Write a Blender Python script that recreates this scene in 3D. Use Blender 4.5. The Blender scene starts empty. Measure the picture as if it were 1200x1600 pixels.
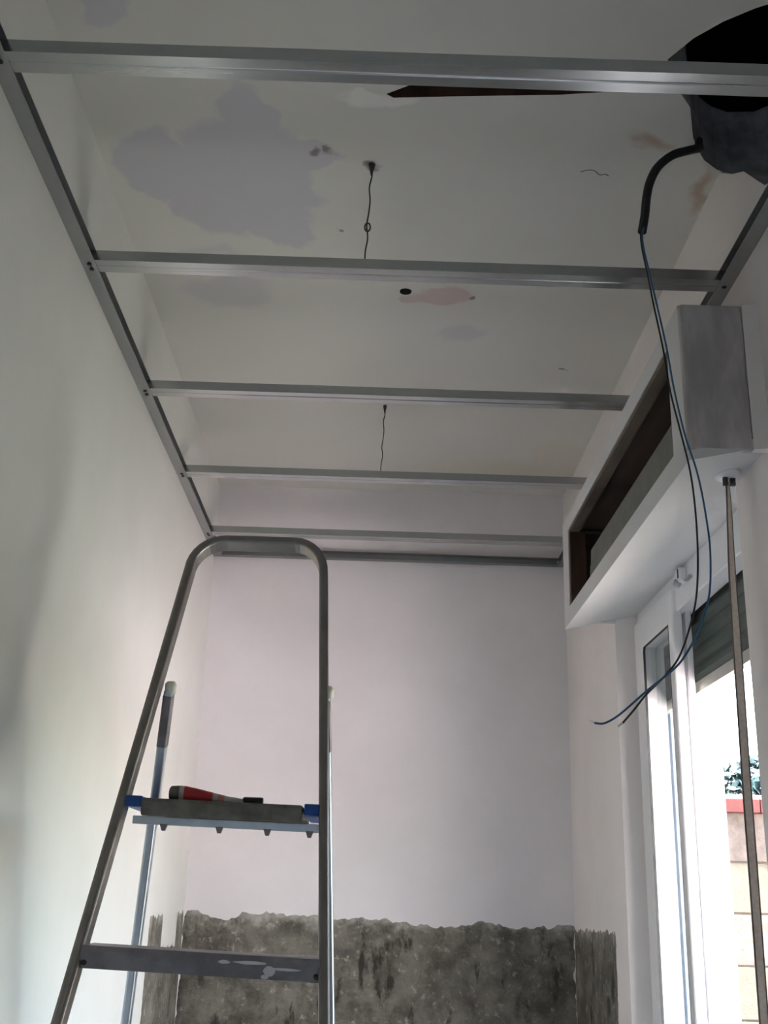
import bpy, bmesh, math, random
from mathutils import Vector, Matrix, noise

random.seed(7)
S = bpy.context.scene
COL = S.collection
PI = math.pi

# ------------------------------------------------------------------ camera
CAM_Z = 1.35
cam = bpy.data.objects.new('camera', bpy.data.cameras.new('camera'))
COL.objects.link(cam)
cam.location = (0, 0, CAM_Z)
FPX = 1708.28
cam.data.sensor_fit = 'VERTICAL'
cam.data.sensor_height = 36.0
cam.data.lens = 36.0 * FPX / 1600.0
cam.data.clip_start = 0.02
PITCH, ROLL, YAW = math.radians(19.444), math.radians(1.752), math.radians(0.197)
cam.rotation_euler = (Matrix.Rotation(-YAW, 3, 'Z') @ Matrix.Rotation(PI / 2 + PITCH, 3, 'X')
                      @ Matrix.Rotation(ROLL, 3, 'Z')).to_euler()
S.camera = cam

# ------------------------------------------------------------------ sky, sun, exposure
W = bpy.data.worlds.new('world')
S.world = W
W.use_nodes = True
wn = W.node_tree
wn.nodes.clear()
sky = wn.nodes.new('ShaderNodeTexSky')
sky.sky_type = 'NISHITA'
sky.sun_disc = False
SUN_DIR = Vector((0.18, -0.16, 0.97)).normalized()
sky.sun_elevation = math.asin(SUN_DIR.z)
sky.sun_rotation = math.atan2(SUN_DIR.x, SUN_DIR.y)
sky.air_density = 1.6
sky.dust_density = 3.0
bg = wn.nodes.new('ShaderNodeBackground')
bg.inputs['Strength'].default_value = 0.45
wo = wn.nodes.new('ShaderNodeOutputWorld')
wn.links.new(sky.outputs[0], bg.inputs['Color'])
wn.links.new(bg.outputs[0], wo.inputs['Surface'])

sun = bpy.data.objects.new('sun', bpy.data.lights.new('sun', 'SUN'))
COL.objects.link(sun)
sun.data.energy = 15.0
sun.data.angle = math.radians(1.2)
sun.data.color = (1.0, 0.95, 0.93)
sun.location = (6, 6, 9)
sun.rotation_euler = (-SUN_DIR).to_track_quat('-Z', 'Y').to_euler()

S.view_settings.view_transform = 'Standard'
S.view_settings.look = 'None'
S.view_settings.gamma = 1.0
S.view_settings.use_curve_mapping = False
S.view_settings.exposure = 2.12
S.cycles.max_bounces = 16
S.cycles.diffuse_bounces = 10
S.cycles.glossy_bounces = 6
S.cycles.transmission_bounces = 8
S.cycles.use_denoising = True
S.cycles.sample_clamp_indirect = 8.0
S.cycles.caustics_refractive = False
S.cycles.caustics_reflective = False


# ------------------------------------------------------------------ node helpers
class NT:
    def __init__(self, name):
        self.m = bpy.data.materials.new(name)
        self.m.use_nodes = True
        self.t = self.m.node_tree
        self.t.nodes.clear()
        self.out = self.n('ShaderNodeOutputMaterial')
        self.b = self.n('ShaderNodeBsdfPrincipled')
        self.l(self.b.outputs[0], self.out.inputs['Surface'])
        self.pos = self.n('ShaderNodeTexCoord').outputs['Object']

    def n(self, t, **k):
        x = self.t.nodes.new(t)
        for a, v in k.items():
            setattr(x, a, v)
        return x

    def l(self, a, b):
        self.t.links.new(a, b)

    def math(self, op, a, b=None, clamp=False):
        x = self.n('ShaderNodeMath', operation=op, use_clamp=clamp)
        for i, v in enumerate((a, b)):
            if v is None:
                continue
            if isinstance(v, (int, float)):
                x.inputs[i].default_value = v
            else:
                self.l(v, x.inputs[i])
        return x.outputs[0]

    def noise(self, scale, detail=4, rough=0.6, vec=None, stretch=None):
        x = self.n('ShaderNodeTexNoise')
        x.inputs['Scale'].default_value = scale
        x.inputs['Detail'].default_value = detail
        x.inputs['Roughness'].default_value = rough
        v = vec or self.pos
        if stretch:
            mp = self.n('ShaderNodeMapping')
            mp.inputs['Scale'].default_value = stretch
            self.l(v, mp.inputs['Vector'])
            v = mp.outputs[0]
        self.l(v, x.inputs['Vector'])
        return x.outputs['Fac']

    def ramp(self, f, lo, hi):
        x = self.n('ShaderNodeMapRange', interpolation_type='SMOOTHSTEP')
        x.inputs['From Min'].default_value = lo
        x.inputs['From Max'].default_value = hi
        self.l(f, x.inputs['Value'])
        return x.outputs[0]

    def mix(self, f, a, b):
        x = self.n('ShaderNodeMix', data_type='RGBA')
        for s, v in ((x.inputs[0], f), (x.inputs[6], a), (x.inputs[7], b)):
            if isinstance(v, (int, float)):
                s.default_value = v
            elif isinstance(v, tuple):
                s.default_value = (*v, 1)
            else:
                self.l(v, s)
        return x.outputs[2]

    def base(self, c):
        s = self.b.inputs['Base Color']
        if isinstance(c, tuple):
            s.default_value = (*c, 1)
        else:
            self.l(c, s)

    def set(self, **k):
        for a, v in k.items():
            s = self.b.inputs[a.replace('_', ' ')]
            if isinstance(v, (int, float)):
                s.default_value = v
            else:
                self.l(v, s)

    def bump(self, h, strength=0.3, dist=0.01):
        x = self.n('ShaderNodeBump')
        x.inputs['Strength'].default_value = strength
        x.inputs['Distance'].default_value = dist
        self.l(h, x.inputs['Height'])
        self.l(x.outputs[0], self.b.inputs['Normal'])


def plain(name, col, rough=0.5, metal=0.0, var=0.06, scale=30, bump=0.0, stretch=None):
    t = NT(name)
    f = t.noise(scale, 4, 0.6, stretch=stretch)
    lo = tuple(c * (1 - var) for c in col)
    hi = tuple(min(1, c * (1 + var)) for c in col)
    t.base(t.mix(t.ramp(f, 0.3, 0.7), lo, hi))
    t.set(Roughness=rough, Metallic=metal)
    if bump:
        t.bump(t.noise(scale * 3, 5, 0.6, stretch=stretch), bump, 0.004)
    return t.m


def plaster(name, col, var=0.04):
    t = NT(name)
    f = t.noise(2.2, 5, 0.55)
    g = t.noise(45, 3, 0.6)
    c = t.mix(t.ramp(f, 0.3, 0.7), tuple(x * (1 - var) for x in col), tuple(min(1, x * (1 + var)) for x in col))
    c = t.mix(t.math('MULTIPLY', g, 0.12), c, tuple(x * 0.8 for x in col))
    t.base(c)
    t.set(Roughness=0.85)
    t.b.inputs['Specular IOR Level'].default_value = 0.25
    t.bump(t.math('ADD', t.noise(5, 4), t.math('MULTIPLY', g, 0.25)), 0.12, 0.012)
    return t.m


def ceiling_material():
    t = NT('ceiling_paint')
    base = (0.68, 0.667, 0.625)
    nz = t.n('ShaderNodeTexNoise')
    nz.inputs['Scale'].default_value = 9
    nz.inputs['Detail'].default_value = 5
    t.l(t.pos, nz.inputs['Vector'])
    off = t.n('ShaderNodeVectorMath', operation='SUBTRACT')
    t.l(nz.outputs['Color'], off.inputs[0])
    off.inputs[1].default_value = (0.5, 0.5, 0.5)
    sc = t.n('ShaderNodeVectorMath', operation='SCALE')
    t.l(off.outputs[0], sc.inputs[0])
    sc.inputs['Scale'].default_value = 0.14
    add = t.n('ShaderNodeVectorMath', operation='ADD')
    t.l(t.pos, add.inputs[0])
    t.l(sc.outputs[0], add.inputs[1])
    dpos = add.outputs[0]

    def blob(x, y, rx, ry, soft=0.12, ang=0.0):
        mp = t.n('ShaderNodeMapping', vector_type='TEXTURE')
        mp.inputs['Location'].default_value = (x, y, 2.89)
        mp.inputs['Rotation'].default_value = (0, 0, ang)
        mp.inputs['Scale'].default_value = (rx, ry, 1)
        t.l(dpos, mp.inputs['Vector'])
        ln = t.n('ShaderNodeVectorMath', operation='LENGTH')
        t.l(mp.outputs[0], ln.inputs[0])
        return t.ramp(ln.outputs['Value'], 1 + soft, 1 - soft)

    def union(bs):
        r = bs[0]
        for b in bs[1:]:
            r = t.math('MAXIMUM', r, b)
        return r

    lil = union([blob(-0.535, 2.07, 0.095, 0.12), blob(-0.335, 2.10, 0.165, 0.21), blob(-0.30, 1.90, 0.07, 0.09),
                 blob(-0.19, 2.02, 0.075, 0.055), blob(-0.26, 2.29, 0.085, 0.10), blob(-0.55, 1.57, 0.05, 0.09),
                 blob(-0.40, 2.22, 0.12, 0.12)])
    lil2 = union([blob(-0.42, 2.60, 0.12, 0.09, .25), blob(-0.46, 2.44, 0.09, 0.05, .3), blob(0.22, 2.80, 0.05, 0.05, .4)])
    pnk = union([blob(0.145, 2.595, 0.085, 0.042), blob(0.085, 2.60, 0.05, 0.03)])
    wht = blob(-0.03, 1.825, 0.075, 0.02, .3)
    org = union([blob(0.56, 1.925, 0.05, 0.018, .8, 0.6), blob(0.705, 2.09, 0.016, 0.07, .8)])
    yel = union([blob(0.45, 3.85, 0.30, 0.12, .9), blob(0.62, 3.75, 0.08, 0.2, .9)])
    dirt = union([blob(-0.17, 2.01, 0.016, 0.012, .5), blob(-0.135, 2.005, 0.012, 0.018, .5), blob(0.235, 2.59, 0.008, 0.008, .4),
                  blob(0.76, 3.30, 0.008, 0.02, .5), blob(0.545, 2.99, 0.007, 0.007, .4), blob(-0.125, 2.30, 0.006, 0.006, .4),
                  blob(-0.045, 2.035, 0.018, 0.014, .5)])
    f = t.noise(1.7, 4, 0.5)
    c = t.mix(t.ramp(f, 0.3, 0.7), tuple(x * 0.95 for x in base), base)
    c = t.mix(t.math('MULTIPLY', yel, 0.35), c, (0.62, 0.53, 0.36))
    c = t.mix(t.math('MULTIPLY', lil, 0.65), c, (0.52, 0.51, 0.58))
    c = t.mix(t.math('MULTIPLY', lil2, 0.35), c, (0.47, 0.46, 0.53))
    c = t.mix(t.math('MULTIPLY', pnk, 0.8), c, (0.60, 0.47, 0.45))
    c = t.mix(t.math('MULTIPLY', wht, 0.7), c, (0.85, 0.83, 0.8))
    c = t.mix(t.math('MULTIPLY', org, 0.6), c, (0.42, 0.24, 0.13))
    c = t.mix(t.math('MULTIPLY', dirt, 0.75), c, (0.16, 0.13, 0.12))
    t.base(c)
    t.set(Roughness=0.9)
    t.b.inputs['Specular IOR Level'].default_value = 0.2
    t.bump(t.math('ADD', t.noise(6, 5), t.math('MULTIPLY', lil, -0.15)), 0.15, 0.01)
    return t.m


def galvanized(name, col=(0.50, 0.515, 0.52), rough=0.24, axis=0):
    t = NT(name)
    st = [40, 40, 40]
    st[axis] = 1.2
    f = t.noise(1.0, 5, 0.6, stretch=tuple(st))
    v = t.n('ShaderNodeTexVoronoi')
    v.inputs['Scale'].default_value = 55
    t.l(t.pos, v.inputs['Vector'])
    c = t.mix(f, tuple(x * 0.85 for x in col), tuple(x * 1.1 for x in col))
    c = t.mix(t.math('MULTIPLY', v.outputs['Distance'], 0.25), c, tuple(x * 0.8 for x in col))
    t.base(c)
    t.set(Metallic=0.95, Roughness=t.math('ADD', t.math('MULTIPLY', f, 0.18), rough - 0.09))
    t.bump(f, 0.06, 0.002)
    return t.m


def cement_material():
    t = NT('bare_cement')
    a = t.noise(9, 7, 0.72)
    b = t.noise(38, 5, 0.65)
    c = t.mix(t.ramp(a, 0.32, 0.68), (0.085, 0.078, 0.062), (0.235, 0.22, 0.185))
    c = t.mix(t.ramp(b, 0.56, 0.72), c, (0.36, 0.34, 0.29))
    c = t.mix(t.ramp(t.noise(11, 5, 0.65, stretch=(1.3, 1.3, 0.55)), 0.56, 0.68), c, (0.045, 0.038, 0.03))
    sep = t.n('ShaderNodeSeparateXYZ')          # remnants of white paint along the ragged top edge
    t.l(t.pos, sep.inputs[0])
    zz = t.math('ADD', sep.outputs['Z'], t.math('MULTIPLY', t.noise(16, 6, 0.7), 0.22))
    c = t.mix(t.math('MULTIPLY', t.ramp(zz, 1.335, 1.43), 0.75), c, (0.55, 0.53, 0.49))
    t.base(c)
    t.set(Roughness=0.95)
    t.bump(t.math('ADD', a, t.math('MULTIPLY', b, 0.5)), 0.8, 0.012)
    return t.m


def wood(name, col, axis=1):
    t = NT(name)
    st = [22, 22, 22]
    st[axis] = 1.5
    f = t.noise(1.0, 6, 0.65, stretch=tuple(st))
    g = t.noise(3.0, 3, 0.5)
    c = t.mix(t.ramp(f, 0.3, 0.7), tuple(x * 0.6 for x in col), tuple(x * 1.35 for x in col))
    c = t.mix(t.ramp(g, 0.5, 0.8), c, tuple(x * 0.35 for x in col))
    t.base(c)
    t.set(Roughness=0.7)
    t.bump(f, 0.2, 0.003)
    return t.m


def glass_material():
    t = NT('window_glass')
    t.t.nodes.remove(t.b)
    tr = t.n('ShaderNodeBsdfTransparent')
    tr.inputs[0].default_value = (0.93, 0.96, 0.96, 1)
    gl = t.n('ShaderNodeBsdfGlossy')
    gl.inputs['Roughness'].default_value = 0.02
    lw = t.n('ShaderNodeLayerWeight')
    lw.inputs['Blend'].default_value = 0.5
    fr = t.math('ADD', t.math('MULTIPLY', t.math('POWER', lw.outputs['Facing'], 5.0), 0.9), 0.04)
    mx = t.n('ShaderNodeMixShader')
    t.l(fr, mx.inputs[0])
    t.l(tr.outputs[0], mx.inputs[1])
    t.l(gl.outputs[0], mx.inputs[2])
    t.l(mx.outputs[0], t.out.inputs['Surface'])
    return t.m


def tube_material():
    t = NT('sealant_tube_print')
    sep = t.n('ShaderNodeSeparateXYZ')
    t.l(t.pos, sep.inputs[0])
    x = sep.outputs['X']
    red = t.math('MULTIPLY', t.ramp(x, 0.026, 0.028), t.ramp(x, 0.082, 0.078))
    st = t.math('MULTIPLY', t.ramp(x, 0.088, 0.09), t.ramp(x, 0.102, 0.1))
    c = t.mix(red, (0.55, 0.53, 0.5), (0.50, 0.03, 0.04))
    c = t.mix(t.math('MULTIPLY', st, 0.8), c, (0.55, 0.16, 0.14))
    t.base(c)
    t.set(Roughness=0.4)
    return t.m


M = {
    'ceiling': ceiling_material(),
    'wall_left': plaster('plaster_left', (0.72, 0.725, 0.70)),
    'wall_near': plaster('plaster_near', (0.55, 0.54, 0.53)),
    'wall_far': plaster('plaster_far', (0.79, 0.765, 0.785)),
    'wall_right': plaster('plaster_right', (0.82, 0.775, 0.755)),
    'floor': plain('floor_screed', (0.36, 0.34, 0.34), 0.8, 0, 0.15, 6, 0.2),
    'concrete': plain('broken_concrete', (0.42, 0.42, 0.43), 0.95, 0, 0.3, 18, 0.6),
    'void_black': plain('void_black', (0.010, 0.010, 0.011), 0.95, 0, 0.3, 8),  # black that stands in for unlit depth in holes and the crack
    'cement': cement_material(),
    'steel_x': galvanized('galvanized_cross', axis=0),
    'steel_y': galvanized('galvanized_long', (0.44, 0.45, 0.45), 0.45, axis=1),
    'steel_track': galvanized('galvanized_track', (0.36, 0.37, 0.37), 0.5, axis=0),
    'screw': plain('screw_steel', (0.05, 0.05, 0.05), 0.4, 0.8),
    'wire': plain('tie_wire', (0.10, 0.095, 0.09), 0.5, 0.7),
    'ladder': plain('ladder_aluminium', (0.26, 0.24, 0.225), 0.36, 0.85, 0.12, 14, 0.03),
    'rear': plain('ladder_rear_aluminium', (0.56, 0.61, 0.68), 0.30, 0.85, 0.1, 14),
    'step': plain('step_aluminium', (0.25, 0.23, 0.245), 0.5, 0.7, 0.18, 22, 0.05),
    'splash': plain('paint_splash', (0.68, 0.66, 0.66), 0.8),
    'platform': plain('platform_resin', (0.150, 0.140, 0.118), 0.7, 0, 0.3, 30, 0.1),
    'blue': plain('blue_plastic', (0.012, 0.07, 0.30), 0.45),
    'cap': plain('cream_plastic', (0.86, 0.85, 0.74), 0.5),
    'tube': tube_material(),
    'black': plain('black_plastic', (0.015, 0.015, 0.016), 0.45),
    'crimp': plain('tube_crimp', (0.16, 0.15, 0.13), 0.5, 0.4),
    'conduit': plain('black_conduit', (0.008, 0.008, 0.009), 0.5),
    'wire_black': plain('black_insulation', (0.02, 0.02, 0.022), 0.4),
    'wire_blue': plain('blue_insulation', (0.02, 0.10, 0.22), 0.4),
    'copper': plain('bare_copper', (0.90, 0.87, 0.82), 0.3, 0.6),
    'raw': plain('raw_plaster', (0.50, 0.465, 0.465), 0.95, 0, 0.24, 16, 0.3, (1, 1, .28)),
    'box_white': plaster('box_paint', (0.65, 0.645, 0.645)),
    'wood_dark': wood('dark_wood', (0.058, 0.036, 0.024)),
    'wood_lip': wood('wood_lip', (0.13, 0.10, 0.075)),
    'wood_edge': wood('wood_edge', (0.085, 0.042, 0.026), 2),
    'slat_inner': plain('shutter_back', (0.15, 0.155, 0.135), 0.6, 0, 0.12, 20),
    'slat': plain('green_shutter', (0.050, 0.075, 0.062), 0.5, 0, 0.12, 12),
    'slat_end': plain('shutter_end_bar', (0.45, 0.44, 0.40), 0.5),
    'guide': plain('guide_rail', (0.36, 0.42, 0.50), 0.45, 0.2),
    'pvc': plain('white_frame', (0.80, 0.80, 0.81), 0.28, 0, 0.02),
    'gasket': plain('gasket', (0.07, 0.07, 0.07), 0.7),
    'latch_metal': plain('latch_metal', (0.45, 0.45, 0.46), 0.4, 0.6),
    'glass': glass_material(),
    'strap': plain('strap_webbing', (0.74, 0.64, 0.57), 0.85, 0, 0.10, 120, 0.1),
    'strap_edge': plain('strap_edge', (0.17, 0.14, 0.12), 0.85),
    'render_out': plain('outside_render', (0.85, 0.84, 0.80), 0.9, 0, 0.05, 4),
    'terrace': plain('terrace_paving', (0.72, 0.62, 0.60), 0.85, 0, 0.1, 5, 0.1),
    'lawn': plain('lawn_green', (0.150, 0.150, 0.125), 0.95, 0, 0.35, 40, 0.6),
    'block_a': plain('block_pinkish', (0.135, 0.108, 0.093), 0.95, 0, 0.22, 16, 0.5),
    'block_b': plain('block_cream', (0.118, 0.102, 0.078), 0.95, 0, 0.12, 16, 0.4),
    'mortar': plain('mortar', (0.15, 0.13, 0.105), 0.95),
    'coping': plain('red_tile', (0.115, 0.026, 0.024), 0.8, 0, 0.2, 14, 0.2),
    'leaf': plain('green_leaf', (0.011, 0.034, 0.031), 0.6, 0, 0.35, 6),
    'bark': plain('bark', (0.11, 0.08, 0.055), 0.9, 0, 0.3, 20, 0.5),
}


# ------------------------------------------------------------------ mesh helpers
def obj(name, bm, mat, parent=None, smooth=False, bevel=0.0, mats=None):
    me = bpy.data.meshes.new(name)
    bm.normal_update()
    bm.to_mesh(me)
    bm.free()
    for m in (mats or [mat]):
        me.materials.append(M[m])
    if smooth:
        for p in me.polygons:
            p.use_smooth = True
    o = bpy.data.objects.new(name, me)
    COL.objects.link(o)
    if parent is not None:
        o.parent = parent
    if bevel:
        b = o.modifiers.new('bevel', 'BEVEL')
        b.width = bevel
        b.segments = 2
        b.limit_method = 'ANGLE'
        b.angle_limit = math.radians(40)
    return o


def tag(o, label=None, cat=None, group=None, kind=None):
    for k, v in (('label', label), ('category', cat), ('group', group), ('kind', kind)):
        if v:
            o[k] = v
    return o


def empty(name, loc, label=None, cat=None, group=None, kind=None):
    o = bpy.data.objects.new(name, None)
    o.empty_display_size = 0.05
    o.location = loc
    COL.objects.link(o)
    return tag(o, label, cat, group, kind)


def keep(o, parent):
    """parent while keeping world coordinates (parents carry location / rotation only)"""
    o.parent = parent
    o.matrix_parent_inverse = parent.matrix_basis.inverted()
    return o


def box(bm, x0, x1, y0, y1, z0, z1, mat=0):
    v = [bm.verts.new((x, y, z)) for x in (x0, x1) for y in (y0, y1) for z in (z0, z1)]
    fs = []
    for q in ((0, 1, 3, 2), (4, 6, 7, 5), (0, 4, 5, 1), (2, 3, 7, 6), (0, 2, 6, 4), (1, 5, 7, 3)):
        f = bm.faces.new([v[i] for i in q])
        f.material_index = mat
        fs.append(f)
    return fs


def bx(*a):
    bm = bmesh.new()
    box(bm, *a)
    return bm


def prism(bm, pts, axis, a0, a1):
    """extrude a 2-D polygon along an axis: axis 'X' pts are (y,z); 'Y' -> (x,z); 'Z' -> (x,y)"""
    def mk(p, a):
        return {'X': (a, p[0], p[1]), 'Y': (p[0], a, p[1]), 'Z': (p[0], p[1], a)}[axis]
    A = [bm.verts.new(mk(p, a0)) for p in pts]
    B = [bm.verts.new(mk(p, a1)) for p in pts]
    n = len(pts)
    bm.faces.new(A)
    bm.faces.new(B[::-1])
    for i in range(n):
        j = (i + 1) % n
        bm.faces.new([A[j], A[i], B[i], B[j]])
    bmesh.ops.recalc_face_normals(bm, faces=bm.faces[:])
    return bm


def catmull(pts, n):
    P = [Vector(p) for p in pts]
    P = [P[0] * 2 - P[1]] + P + [P[-1] * 2 - P[-2]]
    out = []
    for i in range(1, len(P) - 2):
        a, b, c, d = P[i - 1:i + 3]
        for k in range(n):
            t = k / n
            out.append(0.5 * ((2 * b) + (c - a) * t + (2 * a - 5 * b + 4 * c - d) * t * t + (3 * b - a - 3 * c + d) * t ** 3))
    out.append(P[-2])
    return out


def sweep(bm, path, section, up=None, caps=True, closed=False):
    """section: list of (s,t) offsets; s along side, t along up"""
    n = len(path)
    rings = []
    prev = None
    for i, p in enumerate(path):
        if closed:
            d = path[(i + 1) % n] - path[i - 1]
        else:
            d = path[min(i + 1, n - 1)] - path[max(i - 1, 0)]
        d.normalize()
        if up is not None:
            u = (up - d * up.dot(d)).normalized()
        elif prev is None:
            h = Vector((0, 0, 1)) if abs(d.z) < 0.9 else Vector((1, 0, 0))
            u = (h - d * h.dot(d)).normalized()
        else:
            u = (prev - d * prev.dot(d)).normalized()
        prev = u
        s = d.cross(u)
        rings.append([bm.verts.new(p + s * a + u * b) for a, b in section])
    m = len(section)
    for i in range(n if closed else n - 1):
        A, B = rings[i], rings[(i + 1) % n]
        for k in range(m):
            bm.faces.new([A[k], A[(k + 1) % m], B[(k + 1) % m], B[k]])
    if caps and not closed:
        bm.faces.new(rings[0][::-1])
        bm.faces.new(rings[-1])
    bmesh.ops.recalc_face_normals(bm, faces=bm.faces[:])
    return bm


def circ(r, n=10):
    return [(r * math.cos(2 * PI * i / n), r * math.sin(2 * PI * i / n)) for i in range(n)]


def rrect(w, h, r, n=3):
    out = []
    for cx, cy, a0 in ((w / 2 - r, h / 2 - r, 0), (-w / 2 + r, h / 2 - r, 90), (-w / 2 + r, -h / 2 + r, 180), (w / 2 - r, -h / 2 + r, 270)):
        for k in range(n + 1):
            a = math.radians(a0 + 90 * k / n)
            out.append((cx + r * math.cos(a), cy + r * math.sin(a)))
    return out


def lathe(bm, prof, axis_from, axis_dir, n=16):
    """prof: list of (distance along axis, radius)"""
    d = Vector(axis_dir).normalized()
    h = Vector((0, 0, 1)) if abs(d.z) < 0.9 else Vector((1, 0, 0))
    u = (h - d * h.dot(d)).normalized()
    s = d.cross(u)
    o = Vector(axis_from)
    rings = [[bm.verts.new(o + d * a + (u * math.cos(2 * PI * k / n) + s * math.sin(2 * PI * k / n)) * r) for k in range(n)] for a, r in prof]
    for A, B in zip(rings, rings[1:]):
        for k in range(n):
            bm.faces.new([A[k], A[(k + 1) % n], B[(k + 1) % n], B[k]])
    bm.faces.new(rings[0][::-1])
    bm.faces.new(rings[-1])
    bmesh.ops.recalc_face_normals(bm, faces=bm.faces[:])
    return bm


def boolean_cut(o, cutters, inner=None):
    """difference with bmesh cutters; faces created inside get material index 1"""
    tmp = []
    for bm in cutters:
        me = bpy.data.meshes.new('cut')
        bm.to_mesh(me)
        bm.free()
        c = bpy.data.objects.new('cut', me)
        COL.objects.link(c)
        tmp.append(c)
        md = o.modifiers.new('cut', 'BOOLEAN')
        md.operation = 'DIFFERENCE'
        md.solver = 'EXACT'
        md.object = c
    bpy.context.view_layer.update()
    dg = bpy.context.evaluated_depsgraph_get()
    me = bpy.data.meshes.new_from_object(o.evaluated_get(dg))
    o.modifiers.clear()
    old = o.data
    o.data = me
    bpy.data.meshes.remove(old)
    for c in tmp:
        m = c.data
        bpy.data.objects.remove(c)
        bpy.data.meshes.remove(m)
    if inner:
        for p in o.data.polygons:
            p.material_index = 1 if inner(p.center, p.normal) else 0
    return o


# ------------------------------------------------------------------ room shell
XL, XR, YF, YN, ZC = -0.6465, 0.729, 4.103, -1.7, 2.89
XO = 1.03                      # outside face of the right wall
JF, JN = 3.265, 2.095          # far and near jamb of the balcony door
ZT = 3.06                      # top of the slab

fl = obj('floor', bx(XL - 0.2, XO, YN - 0.2, YF + 0.2, -0.12, 0.0), 'floor')
tag(fl, kind='structure')
DY0, DY1, DZ = -1.18, -0.43, 2.08      # unseen doorway added in the left wall behind the camera for fill light
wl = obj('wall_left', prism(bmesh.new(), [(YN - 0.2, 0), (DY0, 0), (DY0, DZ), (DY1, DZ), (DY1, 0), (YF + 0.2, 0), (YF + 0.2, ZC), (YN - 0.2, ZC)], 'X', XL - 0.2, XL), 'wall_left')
tag(wl, kind='structure')
wf = obj('wall_far', bx(XL, XR, YF, YF + 0.2, 0, ZC), 'wall_far')
tag(wf, kind='structure')
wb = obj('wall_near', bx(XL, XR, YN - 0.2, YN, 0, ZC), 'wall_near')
tag(wb, kind='structure')

bm = bmesh.new()
prism(bm, [(YN - 0.2, 0), (JN, 0), (JN, 2.20), (JF, 2.20), (JF, 0), (YF + 0.2, 0), (YF + 0.2, ZC), (YN - 0.2, ZC)], 'X', XR, XO)
wr = obj('wall_right', bm, 'wall_right', mats=['wall_right', 'concrete'])
tag(wr, kind='structure')

ce = obj('ceiling', bx(XL - 0.2, XO, YN - 0.2, YF + 0.2, ZC, ZT), 'ceiling', mats=['ceiling', 'concrete', 'wood_edge'])
tag(ce, kind='structure')

# broken hole where a flue came through ceiling and wall corner
hole = [(0.69, 1.535), (0.651, 1.556), (0.603, 1.590), (0.560, 1.634), (0.526, 1.690), (0.545, 1.745), (0.581, 1.7895),
        (0.606, 1.822), (0.622, 1.868), (0.638, 1.914), (0.659, 1.953), (0.682, 1.987), (0.719, 2.018), (0.76, 2.034), (0.82, 2.03),
        (0.88, 1.98), (0.90, 1.85), (0.88, 1.66), (0.83, 1.56), (0.76, 1.53)]
c1 = prism(bmesh.new(), hole, 'Z', 2.87, 3.3)
gro = [(0.0, 1.8225), (0.11, 1.8135), (0.34, 1.797), (0.50, 1.775), (0.53, 1.745), (0.42, 1.735), (0.20, 1.748), (0.03, 1.785), (-0.015, 1.812)]
c2 = prism(bmesh.new(), gro, 'Z', 2.80, 2.93)
boolean_cut(ce, [c1, c2], lambda c, n: abs(n.z) < 0.5 and XL - 0.1 < c.x < XO - 0.05 and YN < c.y < YF + 0.1 or (n.z < -0.5 and c.z > ZC + 0.01))
keep_later = []
for p in ce.data.polygons:              # the chased slot is coloured dark brown, not concrete
    c = p.center
    if -0.03 < c.x < 0.52 and 1.72 < c.y < 1.84 and ZC + 0.001 < c.z < ZC + 0.045:
        p.material_index = 2
wallhole = [(2.045, 2.95), (2.036, 2.895), (1.951, 2.829), (1.89, 2.79), (1.848, 2.745), (1.789, 2.682), (1.74, 2.66), (1.66, 2.69), (1.59, 2.78), (1.56, 2.95)]
c3 = prism(bmesh.new(), wallhole, 'X', 0.70, 0.90)
boolean_cut(wr, [c3], lambda c, n: 1.5 < c.y < 2.06 and 2.6 < c.z < 2.889 and XR + 0.003 < c.x < 0.95)

# closed box painted black as the unlit void above the hole
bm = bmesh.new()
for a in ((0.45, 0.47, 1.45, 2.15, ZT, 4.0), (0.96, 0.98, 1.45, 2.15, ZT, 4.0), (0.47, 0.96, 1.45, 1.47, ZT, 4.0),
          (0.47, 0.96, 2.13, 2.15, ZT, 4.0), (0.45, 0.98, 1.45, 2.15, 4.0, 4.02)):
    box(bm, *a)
fb = obj('trim_1', bm, 'void_black')
tag(fb, label='black box standing in for the dark void above the broken hole in the ceiling corner', kind='structure')


o = obj('chase_board', prism(bmesh.new(), [(0.26 + (x - 0.26) * 1.02, y + (0.004 if y > 1.77 else -0.004)) for x, y in gro], 'Z', 2.922, 2.93), 'wood_edge')
keep_later.append(o)
o['label'] = 'dark brown board at the bottom of the slot cut in the ceiling'

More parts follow.
